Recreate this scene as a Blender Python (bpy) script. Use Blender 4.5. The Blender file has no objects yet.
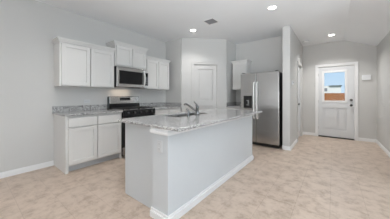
import bpy, bmesh, math, random
from mathutils import Vector, Matrix
PI = math.pi
random.seed(4)
C = bpy.context.scene.collection
SC = bpy.context.scene

# ------------------------------------------------------------------ camera
cam_d = bpy.data.cameras.new('camera'); cam = bpy.data.objects.new('camera', cam_d); C.objects.link(cam)
cam_d.sensor_width = 36.0
cam_d.lens = 178.0 / 390.0 * 36.0
cam_d.shift_y = -13.5 / 390.0
cam_d.clip_start = 0.02
cam.location = (0, 0, 1.195)
cam.rotation_euler = (PI / 2, 0, math.radians(37.786))
SC.camera = cam

# ------------------------------------------------------------------ world, sun, window light, exposure
w = bpy.data.worlds.new('sky'); SC.world = w; w.use_nodes = True
nt = w.node_tree; bg = nt.nodes['Background']
tc = nt.nodes.new('ShaderNodeTexCoord'); sp = nt.nodes.new('ShaderNodeSeparateXYZ')
rp = nt.nodes.new('ShaderNodeValToRGB')
nt.links.new(tc.outputs['Generated'], sp.inputs[0]); nt.links.new(sp.outputs['Z'], rp.inputs[0])
rp.color_ramp.elements[0].position = 0.0; rp.color_ramp.elements[0].color = (0.62, 0.80, 0.96, 1)
rp.color_ramp.elements[1].position = 0.30; rp.color_ramp.elements[1].color = (0.34, 0.60, 0.90, 1)
nt.links.new(rp.outputs[0], bg.inputs[0]); bg.inputs[1].default_value = 0.62

def light(name, kind, loc, rot, energy, color, **kw):
    d = bpy.data.lights.new(name, kind); o = bpy.data.objects.new(name, d); C.objects.link(o)
    o.location = loc; o.rotation_euler = rot; d.energy = energy; d.color = color
    for k, v in kw.items(): setattr(d, k, v)
    return o
light('sun', 'SUN', (0, 0, 8), (math.radians(48), 0, math.radians(-25)), 2.0, (1, 0.93, 0.84), angle=0.02)
# daylight through the living-room windows behind and to the right of the camera
light('rear_window_daylight', 'AREA', (-0.6, -3.35, 1.45), (PI / 2 + 0.9, 0, 0), 34, (0.96, 0.98, 1.0), shape='RECTANGLE', size=5.4, size_y=2.1)
light('side_window_daylight', 'AREA', (3.45, 0.3, 1.45), (PI / 2 + 0.95, 0, PI / 2), 118, (0.76, 0.89, 1.0), shape='RECTANGLE', size=4.6, size_y=2.1)
light('added_ceiling_fill', 'AREA', (0.35, -0.9, 0.95), (PI - 0.72, 0, 0.15), 37, (0.95, 0.975, 1.0), shape='DISK', size=1.2, spread=math.radians(105))  # added fill aimed at the ceiling to even out the room; no such fixture
# unseen downward lights added to brighten floor and ceiling, without fixtures
for x, y, e in ((-2.6, 0.75, 3.4), (-0.84, 0.75, 2.0), (1.5, 0.75, 1.4), (-2.6, -1.8, 3.4), (-0.84, -1.8, 2.0), (1.5, -1.8, 1.4)):
    light('added_down_fill', 'AREA', (x, y, 2.73), (0, 0, 0), e, (1.0, 0.975, 0.94), shape='DISK', size=0.14, spread=math.radians(120))
VS = SC.view_settings
VS.view_transform = 'Standard'; VS.look = 'None'; VS.gamma = 1.0; VS.use_curve_mapping = False
VS.exposure = 0.66
CAN_W = 3.8

# ------------------------------------------------------------------ materials
def mat(name, col, rough=0.5, metal=0.0, spec=0.5):
    m = bpy.data.materials.new(name); m.use_nodes = True
    b = m.node_tree.nodes['Principled BSDF']
    b.inputs['Base Color'].default_value = (*col, 1); b.inputs['Roughness'].default_value = rough
    b.inputs['Metallic'].default_value = metal; b.inputs['Specular IOR Level'].default_value = spec
    return m
def N(m, t): return m.node_tree.nodes.new(t)
def L(m, a, b): m.node_tree.links.new(a, b)
def BS(m): return m.node_tree.nodes['Principled BSDF']
def painted(name, col, rough=0.6, bump=0.0, scale=120, var=0.02):
    """paint with a faint tonal mottling and optional orange-peel bump"""
    m = mat(name, col, rough, spec=0.35)
    co = N(m, 'ShaderNodeTexCoord'); n = N(m, 'ShaderNodeTexNoise'); n.inputs['Scale'].default_value = 2.3; n.inputs['Detail'].default_value = 3
    L(m, co.outputs['Object'], n.inputs['Vector'])
    r = N(m, 'ShaderNodeValToRGB')
    r.color_ramp.elements[0].color = (*[c * (1 - var) for c in col], 1); r.color_ramp.elements[1].color = (*[min(1, c * (1 + var)) for c in col], 1)
    L(m, n.outputs['Fac'], r.inputs[0]); L(m, r.outputs[0], BS(m).inputs['Base Color'])
    if bump:
        n2 = N(m, 'ShaderNodeTexNoise'); n2.inputs['Scale'].default_value = scale; n2.inputs['Detail'].default_value = 2
        L(m, co.outputs['Object'], n2.inputs['Vector'])
        bp = N(m, 'ShaderNodeBump'); bp.inputs['Strength'].default_value = bump; bp.inputs['Distance'].default_value = 0.002
        L(m, n2.outputs['Fac'], bp.inputs['Height']); L(m, bp.outputs[0], BS(m).inputs['Normal'])
    return m
M_wall = painted('grey_wall_paint', (0.64, 0.635, 0.62), 0.75, 0.12)
M_ceil = painted('white_ceiling_paint', (0.88, 0.895, 0.91), 0.85, 0.15, 90)
M_trim = painted('white_trim_paint', (0.86, 0.86, 0.86), 0.4)
M_cab = painted('white_cabinet_paint', (0.745, 0.735, 0.715), 0.38)
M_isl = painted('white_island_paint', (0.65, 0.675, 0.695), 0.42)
M_door = painted('white_door_paint', (0.73, 0.74, 0.75), 0.4)
M_pdoor = painted('pale_grey_door_paint', (0.64, 0.63, 0.615), 0.45)
M_oplate = mat('pale_grey_plastic', (0.66, 0.67, 0.68), 0.4)
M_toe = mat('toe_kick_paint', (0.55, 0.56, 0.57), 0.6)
M_black = mat('black_enamel', (0.012, 0.012, 0.013), 0.25)
M_blackm = mat('black_cast_iron', (0.018, 0.018, 0.018), 0.6)
M_bglass = mat('black_glass', (0.015, 0.015, 0.016), 0.12, spec=0.25)
M_grey = mat('grey_plastic', (0.25, 0.25, 0.26), 0.4)
M_knob = mat('dark_knob_plastic', (0.07, 0.07, 0.072), 0.35)
M_plate = mat('white_plastic', (0.88, 0.895, 0.91), 0.35)
M_slot = mat('dark_slot', (0.05, 0.05, 0.05), 0.6)
M_chrome = mat('brushed_chrome', (0.22, 0.22, 0.22), 0.25, 1.0)
M_nickel = mat('dark_nickel', (0.06, 0.058, 0.055), 0.3, 0.8)
M_rubber = mat('threshold_rubber', (0.05, 0.045, 0.04), 0.7)
M_vent = mat('vent_shadow', (0.05, 0.05, 0.05), 0.8)

def steel(name, col, rough, axis):
    m = mat(name, col, rough, 1.0)
    co = N(m, 'ShaderNodeTexCoord'); mp = N(m, 'ShaderNodeMapping')
    s = [2, 2, 2]; 
    for i in range(3):
        if i != axis: s[i] = 260
    mp.inputs['Scale'].default_value = s
    n = N(m, 'ShaderNodeTexNoise'); n.inputs['Scale'].default_value = 1.0; n.inputs['Detail'].default_value = 2
    L(m, co.outputs['Object'], mp.inputs[0]); L(m, mp.outputs[0], n.inputs['Vector'])
    r = N(m, 'ShaderNodeMapRange'); r.inputs['To Min'].default_value = rough - 0.02; r.inputs['To Max'].default_value = rough + 0.03
    L(m, n.outputs['Fac'], r.inputs['Value']); L(m, r.outputs[0], BS(m).inputs['Roughness'])
    return m
M_steel = steel('brushed_stainless_steel', (0.50, 0.495, 0.49), 0.26, 0)
M_steelv = steel('brushed_stainless_steel_bright', (0.80, 0.795, 0.785), 0.32, 2)
M_steelm = steel('microwave_stainless_steel', (0.58, 0.57, 0.56), 0.24, 0)
M_handle = mat('satin_handle_metal', (0.86, 0.86, 0.85), 0.5, 0.6)
M_sink = steel('sink_stainless_steel', (0.55, 0.545, 0.535), 0.28, 0)

# granite
M_gran = mat('speckled_granite', (0.5, 0.48, 0.46), 0.12, spec=0.7)
def granite(m):
    co = N(m, 'ShaderNodeTexCoord')
    v = N(m, 'ShaderNodeTexVoronoi'); v.inputs['Scale'].default_value = 150
    n1 = N(m, 'ShaderNodeTexNoise'); n1.inputs['Scale'].default_value = 48; n1.inputs['Detail'].default_value = 6; n1.inputs['Roughness'].default_value = 0.75
    for t in (v, n1): L(m, co.outputs['Object'], t.inputs['Vector'])
    sx = N(m, 'ShaderNodeSeparateColor'); L(m, v.outputs['Color'], sx.inputs[0])
    a = N(m, 'ShaderNodeMath'); a.operation = 'MULTIPLY_ADD'; a.inputs[1].default_value = 0.55
    L(m, sx.outputs[0], a.inputs[0])
    b = N(m, 'ShaderNodeMath'); b.operation = 'MULTIPLY'; b.inputs[1].default_value = 0.6
    L(m, n1.outputs['Fac'], b.inputs[0]); L(m, b.outputs[0], a.inputs[2])
    r = N(m, 'ShaderNodeValToRGB'); cr = r.color_ramp
    cr.elements[0].position = 0.27; cr.elements[0].color = (0.02, 0.02, 0.021, 1)
    cr.elements[1].position = 0.80; cr.elements[1].color = (0.76, 0.755, 0.75, 1)
    for p, c in ((0.38, (0.10, 0.097, 0.097)), (0.47, (0.24, 0.23, 0.225)), (0.62, (0.54, 0.53, 0.52))):
        e = cr.elements.new(p); e.color = (*c, 1)
    L(m, a.outputs[0], r.inputs[0]); L(m, r.outputs[0], BS(m).inputs['Base Color'])
granite(M_gran)

# floor tile
TILE = 0.305
M_floor = mat('beige_floor_tile', (0.5, 0.4, 0.33), 0.36, spec=0.4)
def floor_nodes(m):
    co = N(m, 'ShaderNodeTexCoord'); mp = N(m, 'ShaderNodeMapping'); mp.inputs['Location'].default_value = (0.025 + 40 * TILE, -2.485 + 60 * TILE, 0)
    L(m, co.outputs['Object'], mp.inputs[0])
    br = N(m, 'ShaderNodeTexBrick'); br.offset = 0; br.squash = 1
    br.inputs['Scale'].default_value = 1; br.inputs['Brick Width'].default_value = TILE; br.inputs['Row Height'].default_value = TILE
    br.inputs['Mortar Size'].default_value = 0.0028; br.inputs['Mortar Smooth'].default_value = 0.3; br.inputs['Bias'].default_value = 0
    br.inputs['Color1'].default_value = (1, 1, 1, 1); br.inputs['Color2'].default_value = (0.96, 0.955, 0.95, 1); br.inputs['Mortar'].default_value = (0.81, 0.79, 0.77, 1)
    L(m, mp.outputs[0], br.inputs['Vector'])
    n = N(m, 'ShaderNodeTexNoise'); n.inputs['Scale'].default_value = 6.5; n.inputs['Detail'].default_value = 10; n.inputs['Roughness'].default_value = 0.76; n.inputs['Distortion'].default_value = 0.15
    L(m, co.outputs['Object'], n.inputs['Vector'])
    r = N(m, 'ShaderNodeValToRGB'); cr = r.color_ramp
    cr.elements[0].position = 0.28; cr.elements[0].color = (0.34, 0.255, 0.195, 1)
    cr.elements[1].position = 0.70; cr.elements[1].color = (0.63, 0.52, 0.435, 1)
    e = cr.elements.new(0.42); e.color = (0.47, 0.37, 0.295, 1)
    e = cr.elements.new(0.52); e.color = (0.575, 0.465, 0.38, 1)
    L(m, n.outputs['Fac'], r.inputs[0])
    mx = N(m, 'ShaderNodeMix'); mx.data_type = 'RGBA'; mx.blend_type = 'MULTIPLY'; mx.inputs[0].default_value = 1
    L(m, r.outputs[0], mx.inputs[6]); L(m, br.outputs['Color'], mx.inputs[7]); L(m, mx.outputs[2], BS(m).inputs['Base Color'])
    bp = N(m, 'ShaderNodeBump'); bp.inputs['Strength'].default_value = 0.25; bp.inputs['Distance'].default_value = 0.003; bp.invert = True
    L(m, br.outputs['Fac'], bp.inputs['Height']); L(m, bp.outputs[0], BS(m).inputs['Normal'])
floor_nodes(M_floor)

def emit(name, col, s):
    m = bpy.data.materials.new(name); m.use_nodes = True
    b = BS(m); b.inputs['Base Color'].default_value = (*col, 1); b.inputs['Emission Color'].default_value = (*col, 1); b.inputs['Emission Strength'].default_value = s
    return m
M_lamp = emit('lit_led_diffuser', (1.0, 0.97, 0.92), 6.0)
M_glass = mat('window_glass', (1, 1, 1), 0.0); BS(M_glass).inputs['Transmission Weight'].default_value = 1.0; BS(M_glass).inputs['IOR'].default_value = 1.12
M_fence = mat('cedar_fence_wood', (0.42, 0.20, 0.09), 0.75)
def fence_nodes(m):
    co = N(m, 'ShaderNodeTexCoord'); mp = N(m, 'ShaderNodeMapping'); mp.inputs['Scale'].default_value = (7, 1, 0.6)
    n = N(m, 'ShaderNodeTexNoise'); n.inputs['Scale'].default_value = 1.3; n.inputs['Detail'].default_value = 4
    L(m, co.outputs['Object'], mp.inputs[0]); L(m, mp.outputs[0], n.inputs['Vector'])
    r = N(m, 'ShaderNodeValToRGB'); r.color_ramp.elements[0].position = 0.3; r.color_ramp.elements[0].color = (0.24, 0.075, 0.016, 1); r.color_ramp.elements[1].position = 0.7; r.color_ramp.elements[1].color = (0.44, 0.165, 0.042, 1)
    L(m, n.outputs['Fac'], r.inputs[0]); L(m, r.outputs[0], BS(m).inputs['Base Color'])
fence_nodes(M_fence)
M_house = painted('white_siding', (0.80, 0.79, 0.77), 0.8)
M_roof = mat('dark_shingles', (0.10, 0.09, 0.09), 0.9)
M_lawn = painted('dry_lawn', (0.22, 0.22, 0.10), 0.9, var=0.3)

# ------------------------------------------------------------------ helpers
def box(bm, x0, x1, y0, y1, z0, z1):
    vs = [bm.verts.new((x, y, z)) for z in (z0, z1) for y in (y0, y1) for x in (x0, x1)]
    for f in ((0, 2, 3, 1), (4, 5, 7, 6), (0, 1, 5, 4), (2, 6, 7, 3), (0, 4, 6, 2), (1, 3, 7, 5)):
        bm.faces.new([vs[i] for i in f])
def prism(bm, pts, z0, z1):
    """vertical prism over an xy outline"""
    lo = [bm.verts.new((x, y, z0)) for x, y in pts]; hi = [bm.verts.new((x, y, z1)) for x, y in pts]
    n = len(pts); bm.faces.new(lo[::-1]); bm.faces.new(hi)
    for i in range(n): bm.faces.new((lo[i], lo[(i + 1) % n], hi[(i + 1) % n], hi[i]))
def cyl(bm, a, b, r, n=24, r2=None):
    a, b = Vector(a), Vector(b); d = (b - a).normalized(); r2 = r if r2 is None else r2
    u = d.cross(Vector((0, 0, 1)) if abs(d.z) < 0.9 else Vector((1, 0, 0))).normalized(); v = d.cross(u)
    A = [bm.verts.new(a + r * (math.cos(2 * PI * i / n) * u + math.sin(2 * PI * i / n) * v)) for i in range(n)]
    B = [bm.verts.new(b + r2 * (math.cos(2 * PI * i / n) * u + math.sin(2 * PI * i / n) * v)) for i in range(n)]
    bm.faces.new(A[::-1]); bm.faces.new(B)
    for i in range(n): bm.faces.new((A[i], A[(i + 1) % n], B[(i + 1) % n], B[i]))
def tube(bm, pts, r, n=16, r_end=None):
    """round tube swept along a polyline of points"""
    P = [Vector(p) for p in pts]; rings = []; up = None
    for i, p in enumerate(P):
        d = ((P[min(i + 1, len(P) - 1)] - P[max(i - 1, 0)])).normalized()
        if up is None: up = d.cross(Vector((0, 0, 1)) if abs(d.z) < 0.9 else Vector((0, 1, 0))).normalized()
        u = (up - up.dot(d) * d).normalized(); v = d.cross(u); up = u
        rr = r if r_end is None else r + (r_end - r) * i / (len(P) - 1)
        rings.append([bm.verts.new(p + rr * (math.cos(2 * PI * k / n) * u + math.sin(2 * PI * k / n) * v)) for k in range(n)])
    for A, B in zip(rings, rings[1:]):
        for k in range(n): bm.faces.new((A[k], A[(k + 1) % n], B[(k + 1) % n], B[k]))
    bm.faces.new(rings[0][::-1]); bm.faces.new(rings[-1])
def lathe(bm, prof, c=(0, 0, 0), n=32):
    rings = []
    for r, z in prof:
        rings.append([bm.verts.new((c[0] + r * math.cos(2 * PI * k / n), c[1] + r * math.sin(2 * PI * k / n), c[2] + z)) for k in range(n)])
    for A, B in zip(rings, rings[1:]):
        for k in range(n): bm.faces.new((A[k], A[(k + 1) % n], B[(k + 1) % n], B[k]))
    bm.faces.new(rings[0][::-1]); bm.faces.new(rings[-1])
def arc(p0, p1, p2, n=10):
    p0, p1, p2 = Vector(p0), Vector(p1), Vector(p2)
    return [(1 - t) ** 2 * p0 + 2 * t * (1 - t) * p1 + t * t * p2 for t in [i / n for i in range(n + 1)]]

def obj(name, bm, m, parent=None, bevel=0.0, smooth=False, seg=2):
    bmesh.ops.recalc_face_normals(bm, faces=bm.faces)
    me = bpy.data.meshes.new(name); bm.to_mesh(me); bm.free()
    me.materials.append(m)
    o = bpy.data.objects.new(name, me); C.objects.link(o)
    if parent is not None: o.parent = parent
    if smooth:
        for p in me.polygons: p.use_smooth = True
        md = o.modifiers.new('edge', 'EDGE_SPLIT'); md.split_angle = math.radians(40)
    if bevel:
        b = o.modifiers.new('bevel', 'BEVEL'); b.width = bevel; b.segments = seg; b.limit_method = 'ANGLE'; b.angle_limit = math.radians(40)
    return o
def B(*boxes):
    bm = bmesh.new()
    for b in boxes: box(bm, *b)
    return bm
def thing(name, label, cat, loc=(0, 0, 0), rotz=0.0, group=None):
    o = bpy.data.objects.new(name, None); C.objects.link(o); o.empty_display_size = 0.1
    o.location = loc; o.rotation_euler = (0, 0, rotz); o['label'] = label; o['category'] = cat
    if group: o['group'] = group
    return o
def tag(o, label, cat, group=None):
    o['label'] = label; o['category'] = cat
    if group: o['group'] = group
    return o
def struct(name, bm, m, parent=None, bevel=0.0, label=None):
    o = obj(name, bm, m, parent, bevel)
    if parent is None: o['kind'] = 'structure'
    if label: o['label'] = label
    return o
def sgroup(name, loc, rotz=0.0, label=None):
    o = bpy.data.objects.new(name, None); C.objects.link(o); o.location = loc; o.rotation_euler = (0, 0, rotz); o['kind'] = 'structure'
    if label: o['label'] = label
    return o

# ------------------------------------------------------------------ setting
XL, CH, YB, XW, XR = -3.81, 2.745, 6.45, -0.745, 0.885     # left wall, ceiling, back wall, wing wall face, right wall
YN = 5.0                                                    # back of the fridge niche
P1, P2 = (-3.19, 3.53), (-2.31, 4.38)                       # corner pantry diagonal
YK, XFO, ZLOW = 3.5, 0.224, 2.475                           # right wall start, ceiling fold, low side height
T = 0.12
struct('floor', B((XL - T, 3.7, -3.6, YB + T, -0.1, 0.0)), M_floor)

bm = bmesh.new()
box(bm, XL - T, XFO, -3.6, YB + T, CH, CH + 0.08)
box(bm, XFO, 3.7, -3.6, YK, CH, CH + 0.08)
vs = []
for y in (YK, YB + T):
    vs.append([bm.verts.new(p) for p in ((XFO, y, CH), (XR + T, y, ZLOW - T * (CH - ZLOW) / (XR - XFO)), (XR + T, y, CH + 0.08), (XFO, y, CH + 0.08))])
a, b = vs
bm.faces.new(a); bm.faces.new(b[::-1])
for i in range(4): bm.faces.new((a[i], b[i], b[(i + 1) % 4], a[(i + 1) % 4]))
struct('ceiling', bm, M_ceil)

struct('wall_left', B((XL - T, XL, -3.6, YN + T, 0, CH)), M_wall)
# back wall with the opening of the exterior door
DX0, DX1, DZ = -0.357, 0.473, 2.055
struct('wall_back', B((XW - 0.14, DX0, YB, YB + T, 0, CH), (DX1, XR + T, YB, YB + T, 0, CH), (DX0, DX1, YB, YB + T, DZ, CH)), M_wall)
struct('wall_right', B((XR, XR + T, YK, YB, 0, ZLOW + 0.05)), M_wall)
struct('wall_living', B((XR + T, 3.7, YK, YK + T, 0, CH)), M_wall)
struct('wall_side', B((3.6, 3.7, -3.6, YK, 0, CH)), M_wall)
struct('wall_rear', B((XL, 3.6, -3.6, -3.5, 0, CH)), M_wall)
# wing wall beside the fridge, with the opening of the hall door
HY0, HY1, HZ = 5.36, 6.14, 2.05
WX = -0.895
struct('wall_wing', B((WX, XW, 4.36, HY0, 0, CH), (WX, XW, HY1, YB, 0, CH), (WX, XW, HY0, HY1, HZ, CH)), M_wall)
struct('wall_niche', B((P2[0], WX, YN, YN + T, 0, CH)), M_wall)
# corner pantry: near return, diagonal with door opening, far return
struct('wall_pantry_near', B((XL, P1[0] - 0.02, P1[1], P1[1] + 0.1, 0, CH)), M_wall)
struct('wall_pantry_far', B((P2[0] - 0.1, P2[0], P2[1] + 0.02, YN, 0, CH)), M_wall)
dl = math.hypot(P2[0] - P1[0], P2[1] - P1[1]); da = math.atan2(P2[1] - P1[1], P2[0] - P1[0])
pg = sgroup('wall_pantry', (*P1, 0), da)      # local x along the diagonal, -y to the room
PX0, PX1, PZ = 0.335, 0.965, 2.05
obj('wall_face', B((0, PX0, 0, 0.1, 0, CH), (PX1, dl, 0, 0.1, 0, CH), (PX0, PX1, 0, 0.1, PZ, CH)), M_wall, pg)

# ------------------------------------------------------------------ baseboards
def baseboard(name, x0, y0, x1, y1, h=0.085, t=0.015):
    """runs from (x0,y0) to (x1,y1); the room lies on the right-hand side"""
    ln = math.hypot(x1 - x0, y1 - y0); an = math.atan2(y1 - y0, x1 - x0)
    g = bmesh.new()
    box(g, 0, ln, -t, 0, 0, h * 0.72); box(g, 0, ln, -t * 0.6, 0, h * 0.72, h * 0.9); box(g, 0, ln, -t * 0.35, 0, h * 0.9, h)
    o = struct(name, g, M_trim); o.location = (x0, y0, 0); o.rotation_euler = (0, 0, an); return o
baseboard('baseboard_left', XL, -3.5, XL, 0.93)
baseboard('baseboard_back', XW, YB, DX0 - 0.065, YB)
baseboard('baseboard_back_right', DX1 + 0.065, YB, XR, YB)
baseboard('baseboard_right', XR, YB, XR, YK)
baseboard('baseboard_wing_end', WX, 4.36, XW + 0.014, 4.36)
baseboard('baseboard_wing', XW, 4.346, XW, HY0 - 0.075)
baseboard('baseboard_wing_far', XW, HY1 + 0.075, XW, YB - 0.014)
o = baseboard('baseboard_pantry_near', 0, 0, PX0 - 0.065, 0); o.parent = pg; del o['kind']; o.name = 'baseboard_strip'
o = baseboard('baseboard_pantry_far', PX1 + 0.065, 0, dl, 0); o.parent = pg; del o['kind']; o.name = 'baseboard_strip'

# ------------------------------------------------------------------ doors of the setting
def casing(name, x0, x1, z1, parent=None, w=0.062, t=0.018, m=None):
    g = bmesh.new()
    for (a, b_) in ((x0 - w, x0), (x1, x1 + w)):
        box(g, a, b_, -t, 0, 0, z1 + w)
    box(g, x0, x1, -t, 0, z1, z1 + w)
    # raised outer back-band
    box(g, x0 - w, x0 - w + 0.016, -t - 0.007, -t, 0, z1 + w); box(g, x1 + w - 0.016, x1 + w, -t - 0.007, -t, 0, z1 + w)
    box(g, x0 - w + 0.016, x1 + w - 0.016, -t - 0.007, -t, z1 + w - 0.016, z1 + w)
    # jamb lining inside the opening
    box(g, x0, x0 + 0.012, 0, 0.1, 0, z1); box(g, x1 - 0.012, x1, 0, 0.1, 0, z1); box(g, x0 + 0.012, x1 - 0.012, 0, 0.1, z1 - 0.012, z1)
    return obj(name, g, m or M_trim, parent)
def panel_slab(bm, x0, x1, z0, z1, y, th, panels):
    """slab from y (front) to y+th with sunk moulded panels (x0,x1,z0,z1) and optional through holes"""
    xs = sorted({x0, x1, *[p[0] for p in panels], *[p[1] for p in panels]}); zs = sorted({z0, z1, *[p[2] for p in panels], *[p[3] for p in panels]})
    for i in range(len(xs) - 1):
        for j in range(len(zs) - 1):
            cx, cz = (xs[i] + xs[i + 1]) / 2, (zs[j] + zs[j + 1]) / 2
            if not any(p[0] < cx < p[1] and p[2] < cz < p[3] for p in panels):
                box(bm, xs[i], xs[i + 1], y, y + th, zs[j], zs[j + 1])
    for p in panels:
        if len(p) > 4: continue
        box(bm, p[0], p[1], y + 0.026, y + th, p[2], p[3])
        for i, d in ((0.026, 0.018), (0.036, 0.012), (0.046, 0.006)): box(bm, p[0] + i, p[1] - i, y + d, y + 0.026, p[2] + i, p[3] - i)

# pantry door
d1 = sgroup('door_1', (*P1, 0), da, 'white two panel pantry door in the angled corner wall')
g = bmesh.new()
a0, a1 = PX0 + 0.014, PX1 - 0.014
panel_slab(g, a0, a1, 0.012, PZ - 0.016, 0.012, 0.035, [(a0 + 0.1, a1 - 0.1, 0.2, 0.92), (a0 + 0.1, a1 - 0.1, 1.08, 1.92)])
obj('door_panel', g, M_pdoor, d1)
casing('door_casing', PX0, PX1, PZ, d1, m=M_pdoor)
g = bmesh.new(); cyl(g, (a0 + 0.06, 0.012, 0.95), (a0 + 0.06, 0.004, 0.95), 0.03); cyl(g, (a0 + 0.06, 0.004, 0.95), (a0 + 0.06, -0.03, 0.95), 0.011); cyl(g, (a0 + 0.06, -0.03, 0.95), (a0 + 0.06, -0.058, 0.95), 0.027, r2=0.022)
k = obj('knob', g, M_nickel, d1, smooth=True)

# exterior door with half lite
d2 = sgroup('door_2', (0, YB, 0), 0, 'white exterior door with a window in its upper half')
g = bmesh.new()
s0, s1 = DX0 + 0.014, DX1 - 0.014
WX0, WX1, WZ0, WZ1 = -0.236, 0.294, 1.03, 1.905
xm = (s0 + s1) / 2
panel_slab(g, s0, s1, 0.03, DZ - 0.016, 0.012, 0.044, [(WX0, WX1, WZ0, WZ1, 'hole'), (WX0 - 0.0, xm - 0.035, 0.22, 0.86), (xm + 0.035, WX1 + 0.0, 0.22, 0.86)])
obj('door_panel', g, M_door, d2)
g = bmesh.new(); f = 0.034
for b_ in ((WX0 - 0.02, WX0 + f, WZ0 - 0.02, WZ1 + 0.02), (WX1 - f, WX1 + 0.02, WZ0 - 0.02, WZ1 + 0.02)):
    box(g, b_[0], b_[1], -0.002, 0.06, b_[2], b_[3])
box(g, WX0 + f, WX1 - f, -0.002, 0.06, WZ0 - 0.02, WZ0 + f); box(g, WX0 + f, WX1 - f, -0.002, 0.06, WZ1 - f, WZ1 + 0.02)
wf = obj('window_frame', g, M_trim, d2, 0.004)
obj('window_pane', B((WX0 + f - 0.002, WX1 - f + 0.002, 0.030, 0.034, WZ0 + f - 0.002, WZ1 - f + 0.002)), M_glass, wf)
casing('door_casing', DX0, DX1, DZ, d2)
obj('threshold', B((s0, s1, -0.03, 0.09, 0.0, 0.022)), M_rubber, d2)
for nm, z in (('deadbolt', 1.085), ('door_knob', 0.94)):
    g = bmesh.new(); x = s1 - 0.065
    cyl(g, (x, 0.012, z), (x, 0.0, z), 0.032)
    if nm == 'deadbolt':
        cyl(g, (x, 0.0, z), (x, -0.02, z), 0.027); box(g, x - 0.006, x + 0.006, -0.035, -0.02, z - 0.018, z + 0.018)
    else:
        cyl(g, (x, 0.0, z), (x, -0.03, z), 0.012); lathe_pts = None
        cyl(g, (x, -0.03, z), (x, -0.048, z), 0.02, r2=0.029); cyl(g, (x, -0.048, z), (x, -0.066, z), 0.029, r2=0.02)
    obj(nm, g, M_nickel, d2, smooth=True)
for z in (0.25, 1.03, 1.82):
    g = bmesh.new(); cyl(g, (s0 - 0.004, 0.006, z - 0.045), (s0 - 0.004, 0.006, z + 0.045), 0.006, 12); obj('hinge', g, M_chrome, d2)

# hall door in the wing wall (seen at a grazing angle): local x = +Y, -y = +X
d3 = sgroup('door_3', (XW, 0, 0), PI / 2, 'white hall door seen edge on beyond the fridge')
g = bmesh.new()
panel_slab(g, HY0 + 0.014, HY1 - 0.014, 0.012, HZ - 0.016, 0.03, 0.035, [(HY0 + 0.12, HY1 - 0.12, 0.2, 0.92), (HY0 + 0.12, HY1 - 0.12, 1.08, 1.92)])
obj('door_panel', g, M_door, d3)
casing('door_casing', HY0, HY1, HZ, d3, m=M_pdoor)
g = bmesh.new(); x = HY0 + 0.075
cyl(g, (x, 0.03, 0.98), (x, 0.02, 0.98), 0.03); cyl(g, (x, 0.02, 0.98), (x, -0.02, 0.98), 0.011); cyl(g, (x, -0.02, 0.98), (x, -0.045, 0.98), 0.027, r2=0.021)
obj('door_knob', g, M_nickel, d3, smooth=True)

# ------------------------------------------------------------------ cabinets (local x along the wall, wall at y=0, front at -y)
def shaker(bm, x0, x1, z0, z1, y, th=0.034, fr=0.057):
    """five-piece door; y is the front face"""
    box(bm, x0, x0 + fr, y, y + th, z0, z1); box(bm, x1 - fr, x1, y, y + th, z0, z1)
    box(bm, x0 + fr, x1 - fr, y, y + th, z0, z0 + fr); box(bm, x0 + fr, x1 - fr, y, y + th, z1 - fr, z1)
    box(bm, x0 + fr, x1 - fr, y + 0.016, y + th, z0 + fr, z1 - fr)
def crown(parent, x0, x1, dep, z, left, right):
    g = bmesh.new()
    for (p, za, zb) in ((0.010, z - 0.03, z - 0.006), (0.022, z - 0.006, z + 0.012), (0.036, z + 0.012, z + 0.04)):
        box(g, x0 - (p if left else 0), x1 + (p if right else 0), -dep - p, 0 if False else -0.001, za, zb)
    return obj('crown_moulding', g, M_cab, parent)
def wall_cabinet(label, loc, rotz, wd, z0, z1, dep, left, right, doors=2, group=None):
    t = thing('wall_cabinet', label, 'cabinet', (loc[0], loc[1], z0), rotz, group)
    h = z1 - z0
    obj('cabinet_body', B((0.001, wd - 0.001, -dep, -0.001, 0, h - 0.031)), M_cab, t, 0.002)
    r, gp = 0.022, 0.017
    dw = (wd - 2 * r - gp * (doors - 1)) / doors
    for i in range(doors):
        g = bmesh.new(); x = r + i * (dw + gp)
        shaker(g, x, x + dw, 0.016, h - 0.05, -dep - 0.035)
        obj('door', g, M_cab, t, 0.0015)
    crown(t, 0.001, wd - 0.001, dep, h, left, right)
    return t
R90 = PI / 2
G_UP = None
YA, YR, YS, YE = 0.935, 1.850, 2.612, 3.374
wall_cabinet('white double door wall cabinet at the left end, above the bare counter', (XL, YA), R90, YR - YA, 1.36, 2.112, 0.30, True, False)
wall_cabinet('short white wall cabinet directly above the microwave, topping its neighbours', (XL, YR), R90, YS - YR, 1.812, 2.272, 0.33, True, True)
wall_cabinet('white double door wall cabinet between the microwave and the pantry corner', (XL, YS), R90, YE - YS, 1.36, 2.112, 0.30, False, True)
NX0 = -2.275; NX1 = -1.865
wall_cabinet('narrow single door white wall cabinet left of the fridge', (NX0, YN), 0, NX1 - NX0, 1.37, 2.15, 0.31, True, True, doors=1)

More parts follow.
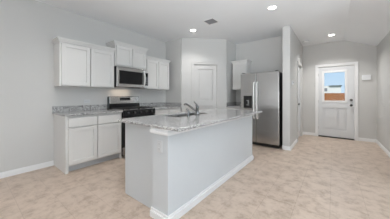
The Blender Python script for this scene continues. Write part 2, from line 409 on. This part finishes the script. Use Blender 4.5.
def base_cabinet(label, loc, rotz, wd, dep, cols, lpanel=True, rpanel=True, zt=0.884):
    t = thing('base_cabinet', label, 'cabinet', (loc[0], loc[1], 0), rotz)
    g = B((0.019, wd - 0.019, -dep, -0.002, 0.105, zt))
    obj('cabinet_body', g, M_cab, t)
    for on, xa, xb in ((lpanel, 0.001, 0.019), (rpanel, wd - 0.019, wd - 0.001)):
        obj('end_panel', B((xa, xb, -dep, -0.002, 0.0 if on else 0.105, zt)), M_cab, t)
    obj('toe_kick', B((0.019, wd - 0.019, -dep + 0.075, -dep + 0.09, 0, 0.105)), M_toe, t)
    if lpanel: obj('stile', B((0.0195, 0.04, -dep, -dep + 0.02, 0.0, 0.105)), M_cab, t)
    r, gp = 0.03, 0.019
    dw = (wd - 2 * r - gp * (cols - 1)) / cols
    for i in range(cols):
        x = r + i * (dw + gp)
        g = bmesh.new(); shaker(g, x, x + dw, 0.13, 0.695, -dep - 0.035); obj('door', g, M_cab, t, 0.0015)
        g = bmesh.new(); box(g, x, x + dw, -dep - 0.035, -dep - 0.001, 0.712, 0.853); obj('drawer_front', g, M_cab, t, 0.003)
    return t
BD = 0.585
base_cabinet('white base cabinet with two drawers over two doors, left of the range', (XL, YA), R90, YR - YA - 0.003, BD, 2)
base_cabinet('white base cabinet between the range and the pantry, mostly behind the island', (XL, YS + 0.003), R90, P1[1] - YS - 0.005, BD, 2, True, False)
base_cabinet('narrow white base cabinet tucked left of the fridge', (P2[0] + 0.002, YN), 0, NX1 - P2[0] - 0.004, BD, 1, False, True)

def countertop(label, loc, rotz, x0, x1, dep, side=None):
    t = thing('countertop', label, 'countertop', (loc[0], loc[1], 0.885), rotz)
    obj('slab', B((x0, x1, -dep, -0.001, 0, 0.03)), M_gran, t, 0.004)
    obj('backsplash', B((x0, x1, -0.021, -0.001, 0.0305, 0.132)), M_gran, t, 0.002)
    if side is not None: obj('side_splash', B((side[0], side[1], -dep, -0.0215, 0.0305, 0.132)), M_gran, t, 0.002)
    return t
countertop('grey speckled granite countertop with backsplash, left of the range', (XL, YA), R90, -0.02, YR - YA - 0.004, 0.635)
wR = P1[1] - YS
countertop('granite countertop with backsplash between the range and the pantry corner', (XL, YS), R90, 0.004, wR - 0.001, 0.62, (wR - 0.021, wR - 0.001))
countertop('short granite countertop in the nook left of the fridge', (P2[0], YN), 0, 0.001, NX1 - P2[0] - 0.003, 0.625, (0.001, 0.021))

# ------------------------------------------------------------------ range
rg = thing('range', 'stainless steel gas range with black cooktop between the two base cabinets', 'stove', (XL, YR, 0), R90)
W = YS - YR
obj('oven_body', B((0.002, W - 0.002, -0.60, -0.012, 0.03, 0.90)), M_black, rg, 0.003)
obj('cooktop', B((0.0, W, -0.625, -0.075, 0.9005, 0.918)), M_grey, rg, 0.004)
for q in (0, 1):
    x0 = 0.03 + q * 0.357; g = bmesh.new(); x1 = x0 + 0.345
    for y in (-0.59, -0.475, -0.36, -0.245, -0.13): box(g, x0, x1, y - 0.008, y + 0.008, 0.934, 0.95)
    for x in (x0, x0 + 0.11, x0 + 0.224, x1 - 0.012): box(g, x, x + 0.012, -0.598, -0.122, 0.932, 0.948)
    for x in (x0, x1 - 0.014):
        for y in (-0.595, -0.14): box(g, x, x + 0.014, y, y + 0.014, 0.9185, 0.94)
    obj('burner_grate', g, M_blackm, rg)
for bx in (0.19, 0.57):
    for by in (-0.22, -0.48):
        g = bmesh.new(); cyl(g, (bx, by, 0.9185), (bx, by, 0.93), 0.05, r2=0.042); obj('burner', g, M_blackm, rg)
obj('control_panel', B((0.0, W, -0.655, -0.6255, 0.80, 0.918)), M_black, rg, 0.006)
for i in range(5):
    g = bmesh.new(); x = 0.10 + i * 0.14
    cyl(g, (x, -0.6555, 0.862), (x, -0.672, 0.862), 0.022); cyl(g, (x, -0.672, 0.862), (x, -0.69, 0.862), 0.017, r2=0.015)
    obj('knob', g, M_knob, rg, smooth=True)
od = obj('oven_door', B((0.004, W - 0.004, -0.648, -0.602, 0.215, 0.79)), M_black, rg, 0.006)
obj('door_glass', B((0.1, W - 0.1, -0.651, -0.6485, 0.30, 0.66)), M_bglass, od)
g = bmesh.new(); cyl(g, (0.06, -0.69, 0.735), (W - 0.06, -0.69, 0.735), 0.012)
for x in (0.1, W - 0.1): cyl(g, (x, -0.69, 0.735), (x, -0.648, 0.735), 0.009)
obj('handle', g, M_steelv, od, smooth=True)
obj('storage_drawer', B((0.004, W - 0.004, -0.645, -0.602, 0.05, 0.205)), M_steel, rg, 0.005)
obj('back_guard', B((0.0, W, -0.072, -0.014, 0.90, 1.185)), M_black, rg, 0.008)
obj('back_guard_face', B((0.018, W - 0.004, -0.079, -0.0725, 1.028, 1.178)), M_steelm, rg, 0.003)
dp = obj('display', B((0.25, 0.50, -0.083, -0.0795, 1.095, 1.155)), M_bglass, rg)
for i in range(6):
    g = B((0.265 + i * 0.038, 0.29 + i * 0.038, -0.0845, -0.0831, 1.104, 1.112)); obj('button', g, M_grey, dp)

# ------------------------------------------------------------------ over-the-range microwave
mw = thing('microwave', 'stainless steel over the range microwave with black glass door', 'microwave', (XL, YR, 1.375), R90)
MH = 0.425
obj('case', B((0.002, W - 0.002, -0.375, -0.002, 0, MH)), M_black, mw, 0.003)
md = obj('door', B((0.003, W - 0.128, -0.405, -0.376, 0.008, MH - 0.002)), M_steelm, mw, 0.005)
obj('door_glass', B((0.05, W - 0.150, -0.4075, -0.4055, 0.07, MH - 0.08)), M_bglass, md, 0.001)
g = bmesh.new()
tube(g, [(W - 0.138, -0.405, 0.045)] + arc((W - 0.138, -0.44, 0.05), (W - 0.138, -0.50, MH / 2), (W - 0.138, -0.44, MH - 0.06), 12) + [(W - 0.138, -0.405, MH - 0.05)], 0.016)
obj('handle', g, M_handle, md, smooth=True)
cp = obj('control_panel', B((W - 0.125, W - 0.003, -0.403, -0.376, 0.008, MH - 0.002)), M_bglass, mw, 0.003)
obj('panel_trim', B((W - 0.125, W - 0.003, -0.4055, -0.4031, MH - 0.075, MH - 0.002)), M_steelv, cp)
obj('panel_trim', B((W - 0.125, W - 0.003, -0.4055, -0.4031, 0.008, 0.06)), M_steelv, cp)
for r_ in range(4):
    for c_ in range(3):
        obj('button', B((W - 0.088 + c_ * 0.027, W - 0.068 + c_ * 0.027, -0.4045, -0.4032, 0.09 + r_ * 0.045, 0.115 + r_ * 0.045)), M_grey, cp)
g = bmesh.new()
for i in range(14): box(g, 0.04 + i * 0.049, 0.075 + i * 0.049, -0.4066, -0.4052, MH - 0.018, MH - 0.012)
obj('vent_slots', g, M_slot, md)
lens = obj('task_light', B((0.22, 0.34, -0.14, -0.08, -0.003, -0.0005)), M_plate, mw)
lo = light('microwave_task_light', 'AREA', (XL + 0.16, YR + 0.30, 1.366), (0, 0, 0), 0.5, (1.0, 0.80, 0.60), shape='RECTANGLE', size=0.20, size_y=0.40)

# ------------------------------------------------------------------ refrigerator
FX0, FX1, FY = -1.856, -0.946, 4.28
fr = thing('refrigerator', 'stainless steel side by side refrigerator with black dispenser', 'refrigerator', (FX0, FY, 0), 0)
FW = FX1 - FX0; FHT = 1.755
obj('case', B((0.004, FW - 0.002, 0.075, 0.70, 0.025, FHT - 0.02)), M_black, fr, 0.004)
SPX = 0.392
dl_ = obj('freezer_door', B((0.002, SPX - 0.003, 0.0, 0.07, 0.085, FHT)), M_steel, fr, 0.012, seg=3)
dr_ = obj('fridge_door', B((SPX + 0.003, FW - 0.002, 0.0, 0.07, 0.085, FHT)), M_steel, fr, 0.012, seg=3)
obj('toe_grille', B((0.01, FW - 0.008, 0.03, 0.0745, 0.02, 0.078)), M_black, fr)
for x, p in ((SPX - 0.038, dl_), (SPX + 0.038, dr_)):
    g = bmesh.new()
    tube(g, [(x, 0.0, 0.66), (x, -0.03, 0.662), (x, -0.048, 0.69)] + [(x, -0.052, 0.70 + 0.78 * i / 6) for i in range(7)] + [(x, -0.048, 1.495), (x, -0.03, 1.522), (x, 0.0, 1.525)], 0.015)
    obj('handle', g, M_handle, p, smooth=True)
g = bmesh.new()
for b_ in ((0.085, 0.295, -0.006, -0.0005, 0.90, 0.925), (0.085, 0.295, -0.006, -0.0005, 1.12, 1.20), (0.085, 0.11, -0.006, -0.0005, 0.925, 1.12), (0.27, 0.295, -0.006, -0.0005, 0.925, 1.12)): box(g, *b_)
box(g, 0.11, 0.27, -0.002, -0.0004, 0.925, 1.12)
ds = obj('dispenser', g, M_black, dl_)
g = bmesh.new(); box(g, 0.165, 0.225, -0.018, -0.0022, 1.07, 1.095); box(g, 0.19, 0.225, -0.012, -0.0022, 1.0, 1.068); box(g, 0.165, 0.225, -0.02, -0.0022, 0.965, 0.99)
obj('dispenser_lever', g, mat('pale_dispenser_plastic', (0.26, 0.26, 0.26), 0.3), ds, 0.003)
for x in (0.03, FW - 0.09): obj('hinge_cover', B((x, x + 0.06, 0.02, 0.13, FHT + 0.0005, FHT + 0.02)), M_black, fr, 0.004)
for x in (0.05, FW - 0.09):
    g = bmesh.new(); cyl(g, (x, 0.12, 0), (x, 0.12, 0.026), 0.02); obj('foot', g, M_black, fr)
    g = bmesh.new(); cyl(g, (x, 0.62, 0), (x, 0.62, 0.026), 0.02); obj('foot', g, M_black, fr)

# ------------------------------------------------------------------ island
IX0, IX1, KX, IY0, KY0, IY1 = -2.02, -1.205, -1.43, 1.205, 1.145, 3.32
isl = thing('kitchen_island', 'white kitchen island base in the middle of the tiled floor', 'island', (0, 0, 0), 0)
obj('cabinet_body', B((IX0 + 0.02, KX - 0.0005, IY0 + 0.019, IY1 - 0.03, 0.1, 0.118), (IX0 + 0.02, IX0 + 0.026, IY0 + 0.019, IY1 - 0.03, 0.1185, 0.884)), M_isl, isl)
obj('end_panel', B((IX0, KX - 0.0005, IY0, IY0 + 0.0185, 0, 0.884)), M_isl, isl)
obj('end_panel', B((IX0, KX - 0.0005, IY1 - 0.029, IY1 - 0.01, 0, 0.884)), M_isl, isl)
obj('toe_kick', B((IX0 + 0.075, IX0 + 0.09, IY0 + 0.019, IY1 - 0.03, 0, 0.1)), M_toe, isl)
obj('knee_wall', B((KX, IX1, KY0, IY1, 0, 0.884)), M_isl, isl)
nd = 4; yy0 = IY0 + 0.04; dw = (IY1 - 0.05 - yy0) / nd
for i in range(nd):
    y0 = yy0 + i * dw + 0.006; y1 = y0 + dw - 0.012; xf = IX0 - 0.001
    g = bmesh.new(); fw = 0.057
    for b_ in ((y0, y0 + fw, 0.13, 0.695), (y1 - fw, y1, 0.13, 0.695), (y0 + fw, y1 - fw, 0.13, 0.13 + fw), (y0 + fw, y1 - fw, 0.695 - fw, 0.695)):
        box(g, xf, xf + 0.0205, b_[0], b_[1], b_[2], b_[3])
    box(g, xf + 0.009, xf + 0.0205, y0 + fw, y1 - fw, 0.13 + fw, 0.695 - fw)
    obj('door', g, M_isl, isl)
    obj('drawer_front', B((xf, xf + 0.0205, y0, y1, 0.712, 0.853)), M_isl, isl)
def wrap(name, prof, m):
    """strips (protrusion, z0, z1) around the near end, long face and far end of the knee wall"""
    g = bmesh.new()
    for p, z0, z1 in prof:
        box(g, KX - min(p, 0.012), IX1 + p, KY0 - p, KY0 - 0.0004, z0, z1)
        box(g, IX1 + 0.0004, IX1 + p, KY0 - 0.0004, IY1 + 0.0004, z0, z1)
        box(g, KX, IX1 + p, IY1 + 0.0004, IY1 + p, z0, z1)
    return obj(name, g, m, isl)
wrap('baseboard', ((0.020, 0, 0.060), (0.010, 0.060, 0.086)), M_trim)
wrap('trim_moulding', ((0.008, 0.826, 0.834), (0.020, 0.834, 0.862), (0.010, 0.862, 0.884)), M_trim)

# island countertop with the sink cut-out
CX0, CX1, CY0, CY1, Z0, Z1 = -2.06, -1.045, 1.122, 3.42, 0.8855, 0.9155
SX0, SX1, SY0, SY1 = -1.985, -1.605, 1.72, 2.50
g = bmesh.new()
def ring_slab(bm, o, h, z0, z1, cr=0.03, hr=0.05):
    def rr(x0, x1, y0, y1, r, n=6):
        pts = []
        for cx, cy, a in ((x1 - r, y1 - r, 0), (x0 + r, y1 - r, PI / 2), (x0 + r, y0 + r, PI), (x1 - r, y0 + r, 1.5 * PI)):
            for i in range(n + 1): pts.append((cx + r * math.cos(a + PI / 2 * i / n), cy + r * math.sin(a + PI / 2 * i / n)))
        return pts
    O, H = rr(*o, cr), rr(*h, hr); n = len(O)
    V = lambda P, z: [bm.verts.new((x, y, z)) for x, y in P]
    ot, ob, ht, hb = V(O, z1), V(O, z0), V(H, z1), V(H, z0)
    for i in range(n):
        j = (i + 1) % n
        bm.faces.new((ot[i], ot[j], ht[j], ht[i])); bm.faces.new((ob[i], hb[i], hb[j], ob[j]))
        bm.faces.new((ot[i], ob[i], ob[j], ot[j])); bm.faces.new((ht[i], ht[j], hb[j], hb[i]))
ring_slab(g, (CX0, CX1, CY0, CY1), (SX0, SX1, SY0, SY1), Z0, Z1, 0.025)
tag(obj('countertop', g, M_gran, None, 0.009, seg=4), 'long speckled granite countertop on the island, with the sink cut into it', 'countertop')

# double-bowl undermount sink
sk = thing('sink', 'stainless steel double bowl sink set into the island countertop', 'sink', ((SX0 + SX1) / 2, (SY0 + SY1) / 2, 0.66), 0)
hx, hy = (SX1 - SX0) / 2 + 0.006, (SY1 - SY0) / 2 + 0.006; zt = 0.2245
def bowl(y0, y1):
    g = bmesh.new(); t = 0.006
    box(g, -hx, hx, y0, y1, 0, t)
    box(g, -hx, -hx + t, y0, y1, t, zt); box(g, hx - t, hx, y0, y1, t, zt)
    box(g, -hx + t, hx - t, y0, y0 + t, t, zt); box(g, -hx + t, hx - t, y1 - t, y1, t, zt)
    b_ = obj('bowl', g, M_sink, sk)
    g = bmesh.new(); cyl(g, (0, (y0 + y1) / 2, t), (0, (y0 + y1) / 2, t + 0.004), 0.045); obj('drain', g, M_chrome, b_)
bowl(-hy, -0.012); bowl(0.012, hy)
obj('divider', B((-hx + 0.004, hx - 0.004, -0.0115, 0.0115, 0.15, 0.222)), M_handle, sk, 0.004)

# faucet: local origin on the counter, spout over the sink (-x)
fx, fy = -1.555, 2.06
fc = thing('faucet', 'single handle chrome faucet beside the island sink', 'faucet', (fx, fy, Z1), 0)
g = bmesh.new(); lathe(g, [(0.034, 0), (0.034, 0.006), (0.027, 0.012), (0.025, 0.02)]); obj('base', g, M_chrome, fc, smooth=True)
g = bmesh.new(); lathe(g, [(0.024, 0.02), (0.021, 0.05), (0.021, 0.10), (0.024, 0.105), (0.022, 0.13), (0.012, 0.142)]); obj('body', g, M_chrome, fc, smooth=True)
g = bmesh.new(); tube(g, [(-0.01, 0, 0.055), (-0.07, -0.012, 0.095), (-0.16, -0.03, 0.15)] + arc((-0.16, -0.03, 0.15), (-0.20, -0.038, 0.172), (-0.215, -0.042, 0.145), 6)[1:], 0.0145, r_end=0.0125); obj('spout', g, M_chrome, fc, smooth=True)
g = bmesh.new(); tube(g, [(0, 0, 0.135), (-0.02, -0.004, 0.165), (-0.055, -0.012, 0.198)], 0.009, r_end=0.007); obj('handle', g, M_chrome, fc, smooth=True)
sy = thing('side_sprayer', 'small chrome side sprayer left of the island faucet', 'sprayer', (-1.565, 1.87, Z1), 0)
g = bmesh.new(); lathe(g, [(0.022, 0), (0.022, 0.005), (0.015, 0.02), (0.014, 0.035)]); obj('base', g, M_chrome, sy, smooth=True)
g = bmesh.new(); tube(g, [(0, 0, 0.035), (0, 0, 0.065), (-0.008, 0, 0.085), (-0.03, -0.004, 0.098)], 0.013, r_end=0.016); obj('spray_head', g, M_chrome, sy, smooth=True)

# ------------------------------------------------------------------ electrical plates and wall devices
def outlet(label, loc, rotz, w_=0.07, h_=0.115, horiz=False, pm=None):
    pm = pm or M_plate
    t = thing('wall_outlet', label, 'outlet', loc, rotz)
    if horiz: w_, h_ = h_, w_
    obj('cover_plate', B((-w_ / 2, w_ / 2, -0.006, -0.0005, -h_ / 2, h_ / 2)), pm, t, 0.002)
    for s in (-1, 1):
        cx, cz = (s * 0.024, 0) if horiz else (0, s * 0.024)
        k = obj('socket', B((cx - 0.016, cx + 0.016, -0.0085, -0.0062, cz - 0.014, cz + 0.014)), pm, t, 0.002)
        obj('slots', B((cx - 0.008, cx - 0.006, -0.0088, -0.0084, cz - 0.004, cz + 0.006), (cx + 0.006, cx + 0.008, -0.0088, -0.0084, cz - 0.004, cz + 0.006)), M_slot, k)
    return t
outlet('white outlet on the island end under the countertop', (-1.315, KY0, 0.71), 0, pm=M_oplate)
outlet('sideways white outlet on the wall just above the left backsplash', (XL, 1.46, 1.09), R90, horiz=True, pm=M_oplate)
t = thing('thermostat', 'small white thermostat on the wing wall right of the fridge', 'thermostat', (XW, 4.62, 1.50), R90)
obj('cover', B((-0.06, 0.06, -0.022, -0.0005, -0.045, 0.045)), M_plate, t, 0.004)
obj('screen', B((-0.03, 0.03, -0.0235, -0.0222, -0.01, 0.03)), M_grey, t)
t = thing('door_chime', 'white rectangular chime box on the wall right of the exterior door', 'chime box', (0.69, YB, 1.68), 0)
obj('cover', B((-0.085, 0.085, -0.035, -0.0005, -0.065, 0.065)), M_plate, t, 0.006)
obj('grille', B(*[(-0.06, 0.06, -0.0362, -0.0352, -0.035 + i * 0.014, -0.03 + i * 0.014) for i in range(6)]), M_trim, t)

# ------------------------------------------------------------------ ceiling devices
def can_light(label, x, y, watts=CAN_W):
    t = thing('ceiling_light', label, 'ceiling light', (x, y, CH), 0, None)
    g = bmesh.new(); lathe(g, [(0.080, 0.0), (0.080, -0.006), (0.062, -0.010), (0.060, -0.004)]); obj('trim_ring', g, M_trim, t, smooth=True)
    g = bmesh.new(); lathe(g, [(0.059, -0.0045), (0.059, -0.0085), (0.03, -0.0105), (0.001, -0.011)]); obj('diffuser', g, M_lamp, t, smooth=True)
    light('ceiling_lamp', 'AREA', (x, y, CH - 0.014), (0, 0, 0), watts, (1.0, 0.985, 0.96), shape='DISK', size=0.12, spread=math.radians(120))
can_light('round recessed ceiling light before the pantry corner, leftmost of the three', -2.60, 3.28)
can_light('round recessed ceiling light in the middle, nearest the top edge', -0.84, 3.29)
can_light('round recessed ceiling light over the hall, above the exterior door', -0.03, 5.67, 8.5)
t = thing('ceiling_vent', 'square white ceiling air vent with slanted grey louvres', 'air vent', (-2.0, 3.12, CH), 0)
g = bmesh.new(); a = 0.135
for b_ in ((-a, a, -a, -a + 0.028), (-a, a, a - 0.028, a), (-a, -a + 0.028, -a + 0.028, a - 0.028), (a - 0.028, a, -a + 0.028, a - 0.028)): box(g, b_[0], b_[1], b_[2], b_[3], -0.010, -0.0005)
obj('frame', g, M_trim, t, 0.002)
obj('duct_shadow', B((-a + 0.028, a - 0.028, -a + 0.028, a - 0.028, -0.002, -0.0006)), M_vent, t)
for i in range(7):
    g = bmesh.new(); y = -0.09 + i * 0.03
    v = [g.verts.new(p) for p in ((-0.106, y - 0.008, -0.003), (0.106, y - 0.008, -0.003), (0.106, y + 0.006, -0.011), (-0.106, y + 0.006, -0.011), (-0.106, y - 0.008, -0.0045), (0.106, y - 0.008, -0.0045), (0.106, y + 0.006, -0.0125), (-0.106, y + 0.006, -0.0125))]
    for f_ in ((0, 1, 2, 3), (7, 6, 5, 4), (0, 4, 5, 1), (1, 5, 6, 2), (2, 6, 7, 3), (3, 7, 4, 0)): g.faces.new([v[k_] for k_ in f_])
    obj('louvre', g, M_grey, t)
t = thing('smoke_detector', 'round white smoke detector on the hall ceiling by the wing wall', 'smoke detector', (-0.60, 5.85, CH), 0)
g = bmesh.new(); lathe(g, [(0.07, 0), (0.07, -0.012), (0.062, -0.03), (0.045, -0.038), (0.001, -0.04)]); obj('cover', g, M_plate, t, smooth=True)
g = bmesh.new(); lathe(g, [(0.0705, -0.010), (0.0715, -0.013), (0.0705, -0.016)]); obj('vent_band', g, M_grey, t)

# ------------------------------------------------------------------ outside the door
struct('ground_outside', B((-14, 14, YB + T, 60, -0.55, -0.45)), M_lawn)
fn = thing('wooden_fence', 'cedar plank fence seen through the exterior door window', 'fence', (0, 15.0, -0.45), 0)
g = bmesh.new()
x = -5.0
while x < 5.0:
    box(g, x, x + 0.138, 0, 0.018, 0.03, 1.83 + random.uniform(-0.006, 0.006)); x += 0.142
obj('planks', g, M_fence, fn)
for z in (0.3, 0.95, 1.6): obj('rail', B((-5, 5, 0.019, 0.057, z, z + 0.09)), M_fence, fn)
for x in (-4.8, -2.4, 0, 2.4, 4.8): obj('post', B((x - 0.045, x + 0.045, 0.058, 0.148, 0, 1.85)), M_fence, fn)
hs = thing('house', 'white neighbouring house with a dark roof edge behind the fence', 'house', (0.45, 34.0, -0.45), 0)
obj('wall', B((-1.75, 0.5, 0, 5, 0, 3.2)), M_house, hs)
g = bmesh.new()
v = [g.verts.new(p) for p in ((-1.0, -0.3, 3.21), (0.62, -0.3, 3.21), (0.62, 5.2, 3.21), (-1.0, 5.2, 3.21), (-0.7, 2.4, 3.36), (0.5, 2.4, 3.36))]
for f_ in ((3, 2, 1, 0), (0, 1, 5, 4), (2, 3, 4, 5), (1, 2, 5), (3, 0, 4)): g.faces.new([v[k_] for k_ in f_])
obj('roof', g, M_roof, hs)
obj('window', B((-1.6, -1.15, -0.03, -0.001, 2.35, 2.85)), M_grey, hs)
